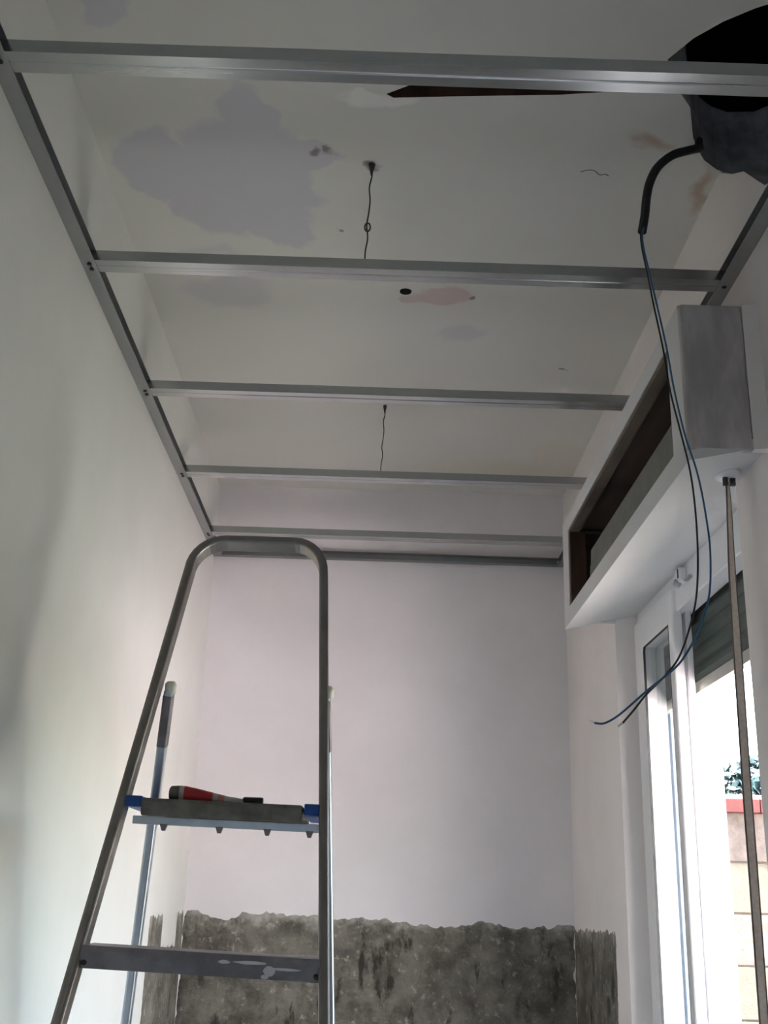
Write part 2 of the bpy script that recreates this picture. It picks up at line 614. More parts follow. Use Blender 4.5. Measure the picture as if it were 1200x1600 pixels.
# bare cement bands where the old wall tiles were stripped
def patch(name, parent, outline_top, z0, plane, c, side, label, a0, a1, gap=None, hs=1.0):
    """rough sheet, a few millimetres thick, with a ragged top edge. plane 'X' or 'Y'; side = sign of the outward normal"""
    bm = bmesh.new()
    na = max(8, int((a1 - a0) / 0.012))
    nz = 90
    def top(a):
        for (p, q), (r, s) in zip(outline_top, outline_top[1:]):
            if p <= a <= r:
                return q + (s - q) * (a - p) / max(1e-6, r - p)
        return outline_top[-1][1] if a > outline_top[-1][0] else outline_top[0][1]
    V = {}
    for i in range(na + 1):
        a = a0 + (a1 - a0) * i / na
        rag = 0.012 * noise.noise((a * 40, 3.1, c)) + 0.010 * noise.noise((a * 110, 7.7, c))
        t = top(a) + rag
        for k in range(nz + 1):
            z = z0 + (t - z0) * (k / nz)
            aa = a
            if i in (0, na):
                aa = a + 0.010 * noise.noise((z * 30, 1.3, c * 2)) + 0.007 * noise.noise((z * 90, 5.3, c * 2))
            h = 0.003 + 0.0035 * (noise.fractal((aa * 22, z * 22, c * 3), 1.0, 2.0, 4) + 0.4)
            h = max(0.0008, h * hs)
            if k == nz or i in (0, na):
                h = -0.001
            V[i, k] = bm.verts.new((c + side * h, aa, z) if plane == 'X' else (aa, c + side * h, z))
    for i in range(na):
        for k in range(nz):
            a = a0 + (a1 - a0) * (i + .5) / na
            z = V[i, k].co.z
            if gap and gap[0] < a < gap[1] and z > gap[2]:
                continue
            bm.faces.new([V[i, k], V[i + 1, k], V[i + 1, k + 1], V[i, k + 1]])
    for v in [v for v in bm.verts if not v.link_faces]:
        bm.verts.remove(v)
    o = obj(name, bm, 'cement', smooth=True)
    me = o.data
    bm = bmesh.new(); bm.from_mesh(me)
    want = Vector((side, 0, 0)) if plane == 'X' else Vector((0, side, 0))
    bm.normal_update()
    if sum((f.normal.dot(want) for f in bm.faces)) < 0:
        bmesh.ops.reverse_faces(bm, faces=bm.faces[:])
    bm.to_mesh(me); bm.free()
    keep(o, parent)
    o['label'] = label
    return o


patch('cement_patch', wf, [(-0.6465, 1.283), (-0.596, 1.293), (-0.55, 1.274), (-0.492, 1.257), (-0.438, 1.290), (-0.134, 1.284), (0.058, 1.283),
                           (0.17, 1.266), (0.283, 1.262), (0.418, 1.283), (0.508, 1.265), (0.66, 1.272), (0.70, 1.285), (0.729, 1.275)], 0.0, 'Y', YF, -1,
      'ragged band of bare grey cement on the far wall', XL, XR)
patch('cement_patch', wl, [(3.45, 1.285), (4.103, 1.288)], 0.0, 'X', XL, 1,
      'strip of bare cement with a white gap on the left wall', 3.47, YF, (3.69, 3.97, 1.17), 0.35)
patch('cement_patch', wr, [(3.40, 1.27), (3.46, 1.278), (4.103, 1.272)], 0.0, 'X', XR, -1,
      'strip of bare cement on the right wall between corner and door', 3.425, YF, None, 0.5)

for o in keep_later:
    keep(o, ce)

# ------------------------------------------------------------------ suspended-ceiling frame
ZF = 2.592
TW = 0.03


def screw(parent, x, y, z):
    bm = bmesh.new()
    lathe(bm, [(0, 0.0022), (0.0005, 0.0048), (0.0022, 0.0052), (0.003, 0.004)], (x, y, z), (0, 0, -1), 10)
    keep(obj('screw', bm, 'screw', smooth=True), parent)


def utrack(name, axis, c, side, a0, a1, label):
    """U track on a wall: web on the wall, two flanges, opening to the room"""
    t = 0.0016
    prof = [(0, 0), (side * TW, 0), (side * TW, t), (side * t, t), (side * t, 0.028 - t), (side * TW, 0.028 - t), (side * TW, 0.028), (0, 0.028)]
    pts = [(c + p, ZF + q) for p, q in prof]
    bm = prism(bmesh.new(), pts, 'Y' if axis == 'Y' else 'X', a0, a1)
    o = obj(name, bm, 'steel_y' if axis == 'Y' else 'steel_track')
    return tag(o, label, 'metal track', 'wall tracks of the ceiling frame')


tl = utrack('wall_track', 'Y', XL, 1, -0.4, YF, 'galvanized steel edge track running along the left wall below ceiling')
tr = utrack('wall_track', 'Y', XR, -1, 0.6, YF, 'galvanized steel edge track along right wall, passing behind shutter box and under the black hole')
tf = utrack('wall_track', 'X', YF, -1, XL + TW + .001, XR - TW - .001, 'galvanized steel edge track on the far wall behind the ladder hoop')

batten_y = [1.3945, 1.994, 2.606, 3.203, 3.799]
batten_label = ['galvanized steel ceiling batten nearest the camera, crossing in front of the black hole',
                'galvanized steel ceiling batten carrying the thicker knotted hanging wire, above the pink ceiling patch',
                'galvanized steel ceiling batten without any wire, just in front of the thin hanging wire',
                'galvanized steel ceiling batten carrying the thin plain hanging wire',
                'galvanized steel ceiling batten next to the far wall, just above the ladder hoop']
w, hh, t = 0.047, 0.027, 0.0012
# C profile: bottom web with two shallow grooves, sides, inward lips
cp = [(0, 0), (0.0205, 0), (0.0235, 0.0009), (0.0265, 0), (w, 0), (w, hh), (w - 0.008, hh), (w - 0.008, hh - t),
      (w - t, hh - t), (w - t, t), (0.0265, t), (0.0235, t + 0.0009), (0.0205, t), (t, t), (t, hh - t), (0.008, hh - t), (0.008, hh), (0, hh)]
for i, (y, lab) in enumerate(zip(batten_y, batten_label)):
    zb = ZF + 0.0018
    hs = 0.0236
    bm = bmesh.new()
    n = 28
    xs = [XL + 0.004 + (XR - XL - 0.008) * k / n for k in range(n + 1)]
    rings = []
    for x in xs:
        bow = 0.0016 * noise.noise((x * 3, i * 9.1, 0))
        rings.append([bm.verts.new((x, y + p + bow * 0.4, zb + q * hs / hh + abs(bow) * 0.3)) for p, q in cp])
    m = len(cp)
    for A, B in zip(rings, rings[1:]):
        for k in range(m):
            bm.faces.new([A[k], A[(k + 1) % m], B[(k + 1) % m], B[k]])
    bmesh.ops.recalc_face_normals(bm, faces=bm.faces[:])
    o = obj('ceiling_batten', bm, 'steel_x')
    tag(o, lab, 'metal batten', 'cross battens of the ceiling frame')
    zs = ZF - 0.0002
    if i == 0:
        screw(o, XL + 0.017, y + 0.020, zs)
    else:
        screw(o, XL + 0.017, y + 0.012, zs)
        screw(o, XL + 0.018, y + 0.032, zs)
    screw(o, XR - 0.016, y + 0.022, zs)


def hanger(name, x0, y0, x1, y1, r, knot, label):
    pts = [(x0, y0, ZC + 0.004)]
    for k in range(1, 8):
        f = k / 8
        pts.append((x0 + (x1 - x0) * f + 0.0022 * math.sin(k * 2.3), y0 + (y1 - y0) * f, ZC + (ZF + 0.026 - ZC) * f))
    pts.append((x1, y1, ZF + 0.0255))
    bm = sweep(bmesh.new(), catmull(pts, 5), circ(r, 6))
    o = obj(name, bm, 'wire', smooth=True)
    tag(o, label, 'wire', 'wire hangers of the ceiling frame')
    bm = bmesh.new()
    lathe(bm, [(0, r * 2), (0.004, r * 4.2), (0.012, r * 3.4), (0.028, r * 1.6), (0.034, r * 0.8)], (x0, y0, ZC), (x1 - x0, y1 - y0, -0.29), 10)
    keep(obj('hook', bm, 'wire', smooth=True), o)
    if knot:
        z = ZC - 0.175
        f = (ZC - z) / (ZC - ZF - 0.026)
        c = Vector((x0 + (x1 - x0) * f, y0 + (y1 - y0) * f, z))
        loop = [c + Vector((0.006 * math.cos(a), 0.002 * math.sin(a), 0.012 * math.sin(a))) for a in [2 * PI * k / 16 for k in range(16)]]
        keep(obj('loop', sweep(bmesh.new(), loop, circ(r, 6), closed=True), 'wire', smooth=True), o)


hanger('hanger_wire', -0.043, 2.036, -0.050, 2.016, 0.0018, True, 'twisted hanger wire with a small loop, from ceiling to second batten from camera')
hanger('hanger_wire', 0.0045, 3.299, -0.003, 3.226, 0.0016, False, 'thin straight hanger wire between ceiling and the batten above the ladder')

# black disc painted for the depth of a small anchor hole, and a hairline crack
bm = bmesh.new()
lathe(bm, [(0, 0.016), (0.0025, 0.014)], (0.049, 2.575, ZC), (0, 0, -1), 12)
for v in bm.verts:
    v.co.x += 0.003 * noise.noise(v.co * 90)
keep(obj('drill_hole', bm, 'void_black'), ce)['label'] = 'small dark drilled hole beside the pink patch'
bm = sweep(bmesh.new(), catmull([(0.422, 2.042, ZC), (0.436, 2.035, ZC), (0.452, 2.036, ZC), (0.466, 2.050, ZC), (0.478, 2.047, ZC), (0.487, 2.053, ZC)], 4), circ(0.0009, 5))
keep(obj('crack', bm, 'void_black'), ce)['label'] = 'short dark crack in the ceiling paint'

# ------------------------------------------------------------------ roller shutter box over the door
BX, BZ0, BZ1, BY0, BY1 = 0.576, 2.1415, 2.4765, 1.905, JF
sb = empty('shutter_box', (0.65, 2.6, BZ0), 'white plastered roller shutter box over the door, its long front slot open onto dark wood', 'shutter box')
bm = bmesh.new()
SY0, SY1, SZ0, SZ1 = 1.9945, 3.176, 2.191, 2.431
box(bm, BX, BX + 0.016, BY0, BY1, SZ1, BZ1)
box(bm, BX, BX + 0.016, BY0, BY1, BZ0 + 0.0195, SZ0)
box(bm, BX, BX + 0.016, BY0, SY0, SZ0, SZ1)
box(bm, BX, BX + 0.016, SY1, BY1, SZ0, SZ1)
keep(obj('front_panel', bm, 'box_white'), sb)
o = keep(obj('end_panel', bx(BX + 0.0005, 0.700, BY0 - 0.012, BY0 + 0.006, BZ0 + 0.022, BZ1 - 0.001), 'raw', bevel=0.006), sb)
o['label'] = 'raw grey unpainted end of the box'
bm = bmesh.new()
prism(bm, [(0.7002, BY0 - 0.0115), (XR, BY0 - 0.020), (XR, BY0 + 0.006), (0.7002, BY0 + 0.006)], 'Z', BZ0 + 0.026, BZ1 - 0.0012)
keep(obj('end_fillet', bm, 'wall_right'), sb)['label'] = 'white plaster fillet between the raw end and the wall'
keep(obj('end_panel', bx(BX + 0.016, XR, BY1 - 0.015, BY1, BZ0 + 0.022, BZ1), 'box_white'), sb)['label'] = 'far end panel of the box'
keep(obj('top_panel', bx(BX + 0.016, XR, BY0 + 0.006, BY1 - 0.015, BZ1 - 0.014, BZ1), 'box_white'), sb)
bm = bmesh.new()
sl = (2.188 - BZ0) / (0.788 - BX)
prism(bm, [(BX, BZ0 - 0.0006), (XR, BZ0 + sl * (XR - BX)), (XR, BZ0 + sl * (XR - BX) + 0.02), (BX, BZ0 + 0.02)], 'Y', BY0 - 0.011, BY1)
keep(obj('soffit', bm, 'box_white'), sb)
bm = prism(bmesh.new(), [(XR, BZ0 + sl * (XR - BX)), (0.80, BZ0 + sl * (0.80 - BX)), (0.80, 2.202), (XR, 2.202)], 'Y', JN, JF)
tag(obj('trim_2', bm, 'box_white'), label='white plastered head of the door reveal', kind='structure')
# wood lining and frame of the slot
fr = 0.012
keep(obj('lining_board', bx(BX + 0.003, BX + 0.032, SY0, SY1, SZ1 - fr, SZ1), 'wood_lip'), sb)
keep(obj('lining_board', bx(BX + 0.032, XR - 0.022, SY0, SY1 + 0.01, SZ1 + 0.004, SZ1 + 0.016), 'wood_dark'), sb)
keep(obj('lining_board', bx(BX + 0.003, BX + 0.05, SY1 - 0.02, SY1, SZ0, SZ1 - fr), 'wood_edge'), sb)
keep(obj('lining_board', bx(BX + 0.003, BX + 0.05, SY0, SY0 + 0.012, SZ0, SZ1 - fr), 'wood_edge'), sb)
keep(obj('lining_board', bx(XR - 0.022, XR - 0.002, SY0, BY1 - 0.016, SZ0 - 0.005, SZ1 + 0.003), 'wood_dark'), sb)
keep(obj('lining_board', bx(BX + 0.05, XR - 0.022, SY1 - 0.004, SY1 + 0.012, SZ0, SZ1 - fr), 'wood_dark'), sb)
keep(obj('lining_board', bx(BX + 0.02, XR - 0.022, SY0, SY1, SZ0 - 0.018, SZ0 - 0.004), 'wood_dark'), sb)
for k in range(3):
    z = SZ0 - 0.012 + k * 0.0485
    xo = 0.606 + 0.004 * k
    bm = prism(bmesh.new(), [(xo, z), (xo + 0.012, z), (xo + 0.013, z + 0.046), (xo + 0.010, z + 0.048), (xo + 0.002, z + 0.046)], 'Y', 2.0075, 3.03)
    keep(obj('slat', bm, 'slat_inner'), sb)['label'] = 'grey green shutter slat lying inside the open slot'
# strap guide under the near end
bm = bmesh.new()
lathe(bm, [(0, 0.028), (0.008, 0.027), (0.014, 0.020), (0.016, 0.012)], (0.686, 2.02, BZ0 + sl * (0.686 - BX) + 0.004), (0, 0, -1), 18)
keep(obj('strap_guide', bm, 'pvc', smooth=True), sb)['label'] = 'white round strap guide'
bm = bmesh.new()
box(bm, 0.675, 0.683, 2.004, 2.012, BZ0 - 0.004, BZ0 + 0.012)
box(bm, 0.690, 0.700, 2.008, 2.016, BZ0 - 0.003, BZ0 + 0.012)
keep(obj('strap_roller', bm, 'gasket'), sb)

# ------------------------------------------------------------------ balcony door (white double-sash frame), named as setting
wd = empty('door_1', (0.81, 2.68, 0), 'white framed double balcony door in the right wall', None, None, 'structure')
FX0, FX1 = 0.789, 0.845
ZH = 2.188


def part(name, bm, mat, parent, bevel=0.003, label=None, smooth=False):
    o = keep(obj(name, bm, mat, bevel=bevel, smooth=smooth), parent)
    if label:
        o['label'] = label
    return o


bm = bmesh.new()
box(bm, FX0 + 0.006, FX1, JF - 0.03, JF, 0.0, 2.20)
box(bm, FX0 + 0.006, FX1, JN, JN + 0.04, 0.0, 2.20)
box(bm, FX0 + 0.006, FX1, JN + 0.04, JF - 0.03, 2.092, 2.20)
box(bm, FX0 + 0.006, FX1, JN + 0.04, JF - 0.03, 0.0, 0.03)
part('door_frame', bm, 'pvc', wd)
Y0, Y1, ZB, ZT2, GT = 2.820, 3.238, 0.035, 2.150, 2.064
G0, G1 = 2.858, 3.142
X0, X1 = FX0 - 0.008, FX1 - 0.003
bm = bmesh.new()
# free stile, its edge stepped with two grooves, seen end-on through the open half
edge = [(X0, G0), (X0, Y0 + 0.004), (X0 + 0.004, Y0), (0.8085, Y0), (0.8095, Y0 + 0.030), (0.8175, Y0 + 0.030), (0.8185, Y0 + 0.002), (0.8330, Y0 + 0.002), (0.8340, Y0 + 0.030), (X1, Y0 + 0.030), (X1, G0)]
prism(bm, edge, 'Z', ZB, ZT2)
box(bm, X0, X1, G1, Y1, ZB, ZT2)
box(bm, X0, X1, G0, G1, GT, ZT2)
box(bm, X0, X1, G0, G1, ZB, ZB + 0.11)
sh_ = part('sash', bm, 'pvc', wd, bevel=0.0015, label='single closed glazed leaf, the other half standing open')
e = 0.0016
bm = bmesh.new()
box(bm, X0 - 0.0006, X0 + 0.006, G0, G0 + e, ZB + 0.11, GT)
box(bm, X0 - 0.0006, X0 + 0.006, G1 - e, G1, ZB + 0.11, GT - 0.012)
box(bm, X0 - 0.0006, X0 + 0.006, G0 + e, G1 - 0.010, GT - e, GT)
prism(bm, [(G1, GT - 0.012), (G1 - e, GT - 0.0125), (G1 - 0.0105, GT - e), (G1 - 0.010, GT)], 'X', X0 - 0.0006, X0 + 0.006)
keep(obj('gasket', bm, 'gasket'), sh_)['kind'] = 'stuff'
keep(obj('pane', bx(X0 + 0.020, X0 + 0.024, G0 - 0.005, G1 + 0.005, ZB + 0.105, GT + 0.005), 'glass'), sh_)
bm = bmesh.new()
box(bm, FX0 - 0.016, FX0 + 0.008, 2.700, 2.742, 2.140, 2.180)
part('latch', bm, 'pvc', wd, bevel=0.006, label='small white bolt keeper above the free edge of the leaf')
bm = bmesh.new()
lathe(bm, [(0, 0.010), (0.014, 0.009), (0.017, 0.005)], (FX0 - 0.012, 2.722, 2.146), (-0.5, 0, -1), 12)
part('latch_pin', bm, 'latch_metal', wd, bevel=0, smooth=True)
part('latch_arm', bx(FX0 - 0.004, FX0 + 0.007, 2.655, 2.700, 2.140, 2.146), 'latch_metal', wd, bevel=0.001)
keep(obj('latch_slot', bx(FX0 - 0.0172, FX0 - 0.015, 2.704, 2.711, 2.150, 2.174), 'gasket'), wd)

# ------------------------------------------------------------------ roller shutter curtain outside the glass
rs = empty('roller_shutter', (0.865, 2.68, 1.885), 'dark green slatted roller shutter, partly lowered outside the balcony door', 'shutter')
SX = 0.865
zb = 1.888
bm = prism(bmesh.new(), [(SX - 0.009, zb), (SX + 0.009, zb), (SX + 0.009, zb + 0.028), (SX + 0.004, zb + 0.032), (SX - 0.009, zb + 0.028)], 'Y', JN + 0.012, JF - 0.012)
keep(obj('end_bar', bm, 'slat_end'), rs)['label'] = 'pale bottom bar of the shutter'
ns, sh = 6, 0.0445
for k in range(ns):
    z = zb + 0.034 + k * sh
    z1 = z + sh - 0.0045
    zm = (z + z1) / 2
    bm = prism(bmesh.new(), [(SX - 0.003, z), (SX + 0.004, z), (SX + 0.007, zm), (SX + 0.004, z1), (SX - 0.003, z1), (SX - 0.0075, zm + 0.008), (SX - 0.008, zm - 0.006)], 'Y', JN + 0.012, JF - 0.012)
    keep(obj('slat', bm, 'slat'), rs)
bm = bmesh.new()
box(bm, SX - 0.002, SX + 0.002, JN + 0.012, JF - 0.012, zb + 0.026, zb + 0.034 + ns * sh)
keep(obj('slat_hinge', bm, 'gasket'), rs)
for y0, y1 in ((JF - 0.028, JF), (JN, JN + 0.028)):
    bm = bmesh.new()
    ya, yb = (y0, y1) if y1 == JF else (y0, y1)
    box(bm, SX - 0.018, SX - 0.011, ya, yb, 0.0, 2.20)
    box(bm, SX + 0.011, SX + 0.018, ya, yb, 0.0, 2.20)
    yy = (JF - 0.006, JF) if y1 == JF else (JN, JN + 0.006)
    box(bm, SX - 0.011, SX + 0.011, yy[0], yy[1], 0.0, 2.20)
    keep(obj('guide_rail', bm, 'guide'), rs)

# ------------------------------------------------------------------ shutter strap
pts = [(0.686, 2.021, 2.166), (0.688, 2.022, 2.12), (0.684, 2.024, 1.98), (0.683, 2.026, 1.85), (0.682, 2.028, 1.70), (0.681, 2.03, 1.56), (0.681, 2.032, 1.40), (0.680, 2.034, 1.17), (0.680, 2.036, 0.86)]
path = catmull(pts, 6)
widths, twist = [], []
bm, be = bmesh.new(), bmesh.new()
rows = []
for i, p in enumerate(path):
    f = i / (len(path) - 1)
    ang = math.radians(66 - 56 * min(1, f * 2.6))       # the webbing twists from edge-on to face-on
    d = Vector((math.cos(ang), math.sin(ang), 0))
    nrm = Vector((-d.y, d.x, 0))
    rows.append((p, d, nrm))
hw = 0.0080
R = []
for p, d, nrm in rows:
    R.append([bm.verts.new(p + d * a + nrm * b) for a, b in ((-hw, -0.0006), (hw, -0.0006), (hw, 0.0006), (-hw, 0.0006))])
for A, B in zip(R, R[1:]):
    for k in range(4):
        bm.faces.new([A[k], A[(k + 1) % 4], B[(k + 1) % 4], B[k]])
bm.faces.new(R[0][::-1]); bm.faces.new(R[-1])
bmesh.ops.recalc_face_normals(bm, faces=bm.faces[:])
st = obj('shutter_strap', bm, 'strap')
tag(st, 'long brown webbing strap hanging from the shutter box in front of the balcony door', 'strap')
for sgn in (-1, 1):
    bm = bmesh.new()
    R = []
    for p, d, nrm in rows:
        R.append([bm.verts.new(p + d * (sgn * hw + a) + nrm * b) for a, b in ((-0.0012, -0.0011), (0.0012, -0.0011), (0.0012, 0.0011), (-0.0012, 0.0011))])
    for A, B in zip(R, R[1:]):
        for k in range(4):
            bm.faces.new([A[k], A[(k + 1) % 4], B[(k + 1) % 4], B[k]])
    bm.faces.new(R[0][::-1]); bm.faces.new(R[-1])
    bmesh.ops.recalc_face_normals(bm, faces=bm.faces[:])
    keep(obj('selvedge', bm, 'strap_edge'), st)['label'] = 'dark woven edge of the strap'
# winder plate it runs into
o = obj('strap_winder', bx(0.655, XR, 1.995, 2.075, 0.72, 0.90), 'pvc', bevel=0.006)
tag(o, 'white strap winder box low on the near door jamb', 'winder')

# ------------------------------------------------------------------ conduit and loose wires
cpath = catmull([(0.668, 1.968, 2.925), (0.655, 1.934, 2.888), (0.636, 1.872, 2.83), (0.608, 1.80, 2.772), (0.5714, 1.755, 2.7304), (0.5396, 1.75, 2.7143), (0.511, 1.75, 2.687), (0.4935, 1.748, 2.651),
                 (0.4845, 1.746, 2.6146), (0.478, 1.742, 2.5717), (0.470, 1.738, 2.532)], 6)
bm = sweep(bmesh.new(), cpath, circ(0.0085, 12), caps=False)
cd = obj('electric_conduit', bm, 'conduit', smooth=True)
tag(cd, 'thick black flexible conduit curving down out of the hole in the ceiling corner', 'conduit')
sm = cd.modifiers.new('wall', 'SOLIDIFY'); sm.thickness = 0.0015; sm.offset = -1

bl = [(0.4790, 1.7375, 2.605), (0.4735, 1.7345, 2.565), (0.4642, 1.728, 2.5092), (0.4707, 1.72, 2.4284), (0.4788, 1.72, 2.3628), (0.4902, 1.72, 2.2796), (0.4979, 1.72, 2.1987), (0.5103, 1.72, 2.1261), (0.523, 1.72, 2.0495),
      (0.5275, 1.72, 1.9747), (0.5262, 1.72, 1.8962), (0.5195, 1.72, 1.8305), (0.507, 1.72, 1.782), (0.4859, 1.72, 1.7289), (0.4615, 1.72, 1.6971), (0.4293, 1.72, 1.6655), (0.4079, 1.72, 1.6396), (0.3888, 1.72, 1.6181)]
bu = [(0.4885, 1.7420, 2.606), (0.4790, 1.7385, 2.560), (0.4655, 1.722, 2.5059), (0.473, 1.714, 2.4254), (0.483, 1.714, 2.36), (0.4950, 1.714, 2.2771), (0.5035, 1.714, 2.1964), (0.5168, 1.714, 2.1122), (0.5323, 1.714, 2.0479), (0.541, 1.714, 1.9848),
      (0.5455, 1.714, 1.9119), (0.5405, 1.714, 1.8406), (0.5285, 1.714, 1.7973), (0.5150, 1.714, 1.7652), (0.4927, 1.714, 1.728), (0.4707, 1.714, 1.7036), (0.4284, 1.714, 1.6697), (0.3863, 1.714, 1.6332), (0.3606, 1.714, 1.6174), (0.3440, 1.714, 1.6170)]
for pts, mat, lab, tip in ((bl, 'wire_black', 'thin black electric wire dangling from the conduit, ending in a bare shiny tip', Vector((-0.75, 0, -0.65))),
                           (bu, 'wire_blue', 'thin blue electric wire dangling from the conduit, its end curled upward', Vector((-0.9, 0, 0.45)))):
    bm = sweep(bmesh.new(), catmull(pts, 6), circ(0.0017, 8))
    o = obj('electric_wire', bm, mat, smooth=True)
    tag(o, lab, 'wire')
    e = Vector(pts[-1])
    bm = sweep(bmesh.new(), [e - tip * 0.001, e + tip * 0.004, e + tip * 0.009], circ(0.0030 if mat == 'wire_black' else 0.0011, 8))
    keep(obj('bare_tip', bm, 'copper', smooth=True), o)['label'] = 'bare metal tip of the wire'

# ------------------------------------------------------------------ step ladder
SC = 0.9


def lp(x, y, z):
    return Vector((x * SC, y * SC, CAM_Z + (z - CAM_Z) * SC))


def rail_y(z):            # the plane of the front rails
    return (2.2 + (CAM_Z + (z - CAM_Z) / SC - 1.515) * 0.32) * SC


def left_x(z):
    zz = CAM_Z + (z - CAM_Z) / SC
    return SC * (-0.4225 + (zz - 2.04) * 0.1135)


def right_x(z):
    zz = CAM_Z + (z - CAM_Z) / SC
    return SC * (-0.1235 - (zz - 2.04) * 0.060)


ZP = CAM_Z + (1.517 - CAM_Z) * SC          # platform top
lad = empty('step_ladder', (-0.26, 1.98, 0), 'tall aluminium step ladder with rounded hoop and blue-ended platform, in front of the far wall', 'ladder')
nrm = Vector((0, -1, 0.32)).normalized()
# hoop: up the left rail, over rounded corners, down the right rail
zt = CAM_Z + (2.106 - CAM_Z) * SC
path = []
NZ = 14
zc = zt - 0.072
for k in range(NZ + 1):
    z = 0.012 + (zc - 0.012) * k / NZ
    path.append(Vector((left_x(z), rail_y(z), z)))
cl = Vector((left_x(zc) + 0.070, 0, zc))
cr = Vector((right_x(zc) - 0.062, 0, zc - 0.004))
for k in range(1, 9):
    a = PI - k / 8 * PI / 2
    z = zc + 0.072 * math.sin(a)
    path.append(Vector((cl.x + 0.070 * math.cos(a) + 0.006 * math.sin(a) * 0, rail_y(z), z)))
for k in range(0, 9):
    a = PI / 2 - k / 8 * PI / 2
    z = zc + 0.072 * math.sin(a)
    path.append(Vector((cr.x + 0.062 * math.cos(a), rail_y(z), z)))
for k in range(NZ - 1, -1, -1):
    z = 0.012 + (zc - 0.012) * k / NZ
    path.append(Vector((right_x(z), rail_y(z), z)))
bm = sweep(bmesh.new(), path, rrect(0.0175, 0.038, 0.005), up=nrm)
keep(obj('rail_hoop', bm, 'ladder', smooth=False, bevel=0), lad)
for fx in (left_x, right_x):
    z = 0.0
    bm = bmesh.new()
    x, y = fx(0.02), rail_y(0.02)
    box(bm, x - 0.013, x + 0.013, y - 0.026, y + 0.026, 0.0, 0.05)
    keep(obj('foot', bm, 'black', bevel=0.004), lad)
# treads
spacing = 0.2385
TILT_STEP, TILT_PLAT = 0.030, 0.018      # the old ladder is racked: steps and platform drop a little to the right


def tilt(bm, k):
    for v in bm.verts:
        v.co.z -= (v.co.x + 0.26) * k



for k in range(1, 6):
    z = ZP - 0.0015 - spacing * k
    y = rail_y(z)
    xa, xb = left_x(z) + 0.006, right_x(z) - 0.004
    bm = prism(bmesh.new(), [(y - 0.024, z), (y + 0.060, z), (y + 0.060, z - 0.022), (y + 0.056, z - 0.022), (y + 0.056, z - 0.005), (y - 0.018, z - 0.005), (y - 0.013, z - 0.035), (y - 0.0165, z - 0.035), (y - 0.026, z - 0.008)], 'X', xa, xb)
    tilt(bm, TILT_STEP)
    s = keep(obj('tread', bm, 'step', bevel=0.0012), lad)
    for x in (xa + 0.006, xb - 0.006):
        bm = bmesh.new()
        lathe(bm, [(0, 0.005), (0.003, 0.0045), (0.004, 0.003)], (x, y - 0.0185, z - 0.026), (0, -1, 0.2), 10)
        tilt(bm, TILT_STEP)
        keep(obj('rivet', bm, 'screw', smooth=True), s)
    if k == 1:
        random.seed(3)
        bm = bmesh.new()
        for (fx, wdt, dz, hgt) in ((0.60, 0.020, 0.012, 0.006), (0.715, 0.055, 0.011, 0.005), (0.85, 0.05, 0.018, 0.004), (0.79, 0.02, 0.022, 0.016), (0.77, 0.012, 0.031, 0.007)):
            cx = xa + (xb - xa) * fx
            n = 10
            pts = []
            for q in range(n):
                a = 2 * PI * q / n
                rr = 1 + 0.35 * noise.noise((fx * 50 + math.cos(a), math.sin(a), 0))
                pts.append((cx + wdt / 2 * rr * math.cos(a), z - dz + hgt / 2 * rr * math.sin(a)))
            f0 = lambda zz: y - 0.026 + 0.0095 * max(0, (z - 0.008 - zz)) / 0.027
            vs = [bm.verts.new((p[0], f0(p[1]) - 0.0012, p[1])) for p in pts]
            vb = [bm.verts.new((p[0], f0(p[1]) + 0.002, p[1])) for p in pts]
            bm.faces.new(vs)
            for q in range(n):
                bm.faces.new([vs[q], vb[q], vb[(q + 1) % n], vs[(q + 1) % n]])
        bmesh.ops.recalc_face_normals(bm, faces=bm.faces[:])
        tilt(bm, TILT_STEP)
        keep(obj('paint_splash', bm, 'splash'), s)['label'] = 'dried white paint smears on the tread front'
# platform
yp = rail_y(ZP)
xa, xb = left_x(ZP) + 0.009, right_x(ZP) - 0.009
bw = 0.027
bm = prism(bmesh.new(), [(yp - 0.022, ZP - 0.030), (yp - 0.026, ZP - 0.022), (yp - 0.026, ZP - 0.006), (yp - 0.021, ZP), (yp + 0.215, ZP), (yp + 0.222, ZP - 0.006), (yp + 0.222, ZP - 0.022), (yp + 0.214, ZP - 0.022),
                         (yp + 0.205, ZP - 0.010), (yp - 0.004, ZP - 0.010), (yp - 0.012, ZP - 0.030)], 'X', xa + bw, xb - bw)
tilt(bm, TILT_PLAT)
pl = keep(obj('platform', bm, 'platform', bevel=0.003), lad)
for x0, x1 in ((xa - 0.002, xa + bw), (xb - bw + 0.003, xb + 0.002)):
    bm = prism(bmesh.new(), [(yp - 0.020, ZP - 0.016), (yp - 0.024, ZP - 0.008), (yp - 0.020, ZP + 0.003), (yp + 0.19, ZP + 0.003), (yp + 0.19, ZP - 0.016)], 'X', x0, x1)
    tilt(bm, TILT_PLAT)
    keep(obj('platform_bracket', bm, 'blue', bevel=0.002), lad)['label'] = 'blue plastic platform end'
bm = prism(bmesh.new(), [(yp - 0.010, ZP - 0.044), (yp - 0.010, ZP - 0.030), (yp + 0.03, ZP - 0.030), (yp + 0.03, ZP - 0.034), (yp - 0.006, ZP - 0.034), (yp - 0.006, ZP - 0.044)], 'X', xa + 0.012, xb + 0.004)
tilt(bm, TILT_PLAT)
ub = keep(obj('platform_bar', bm, 'rear', bevel=0.001), lad)
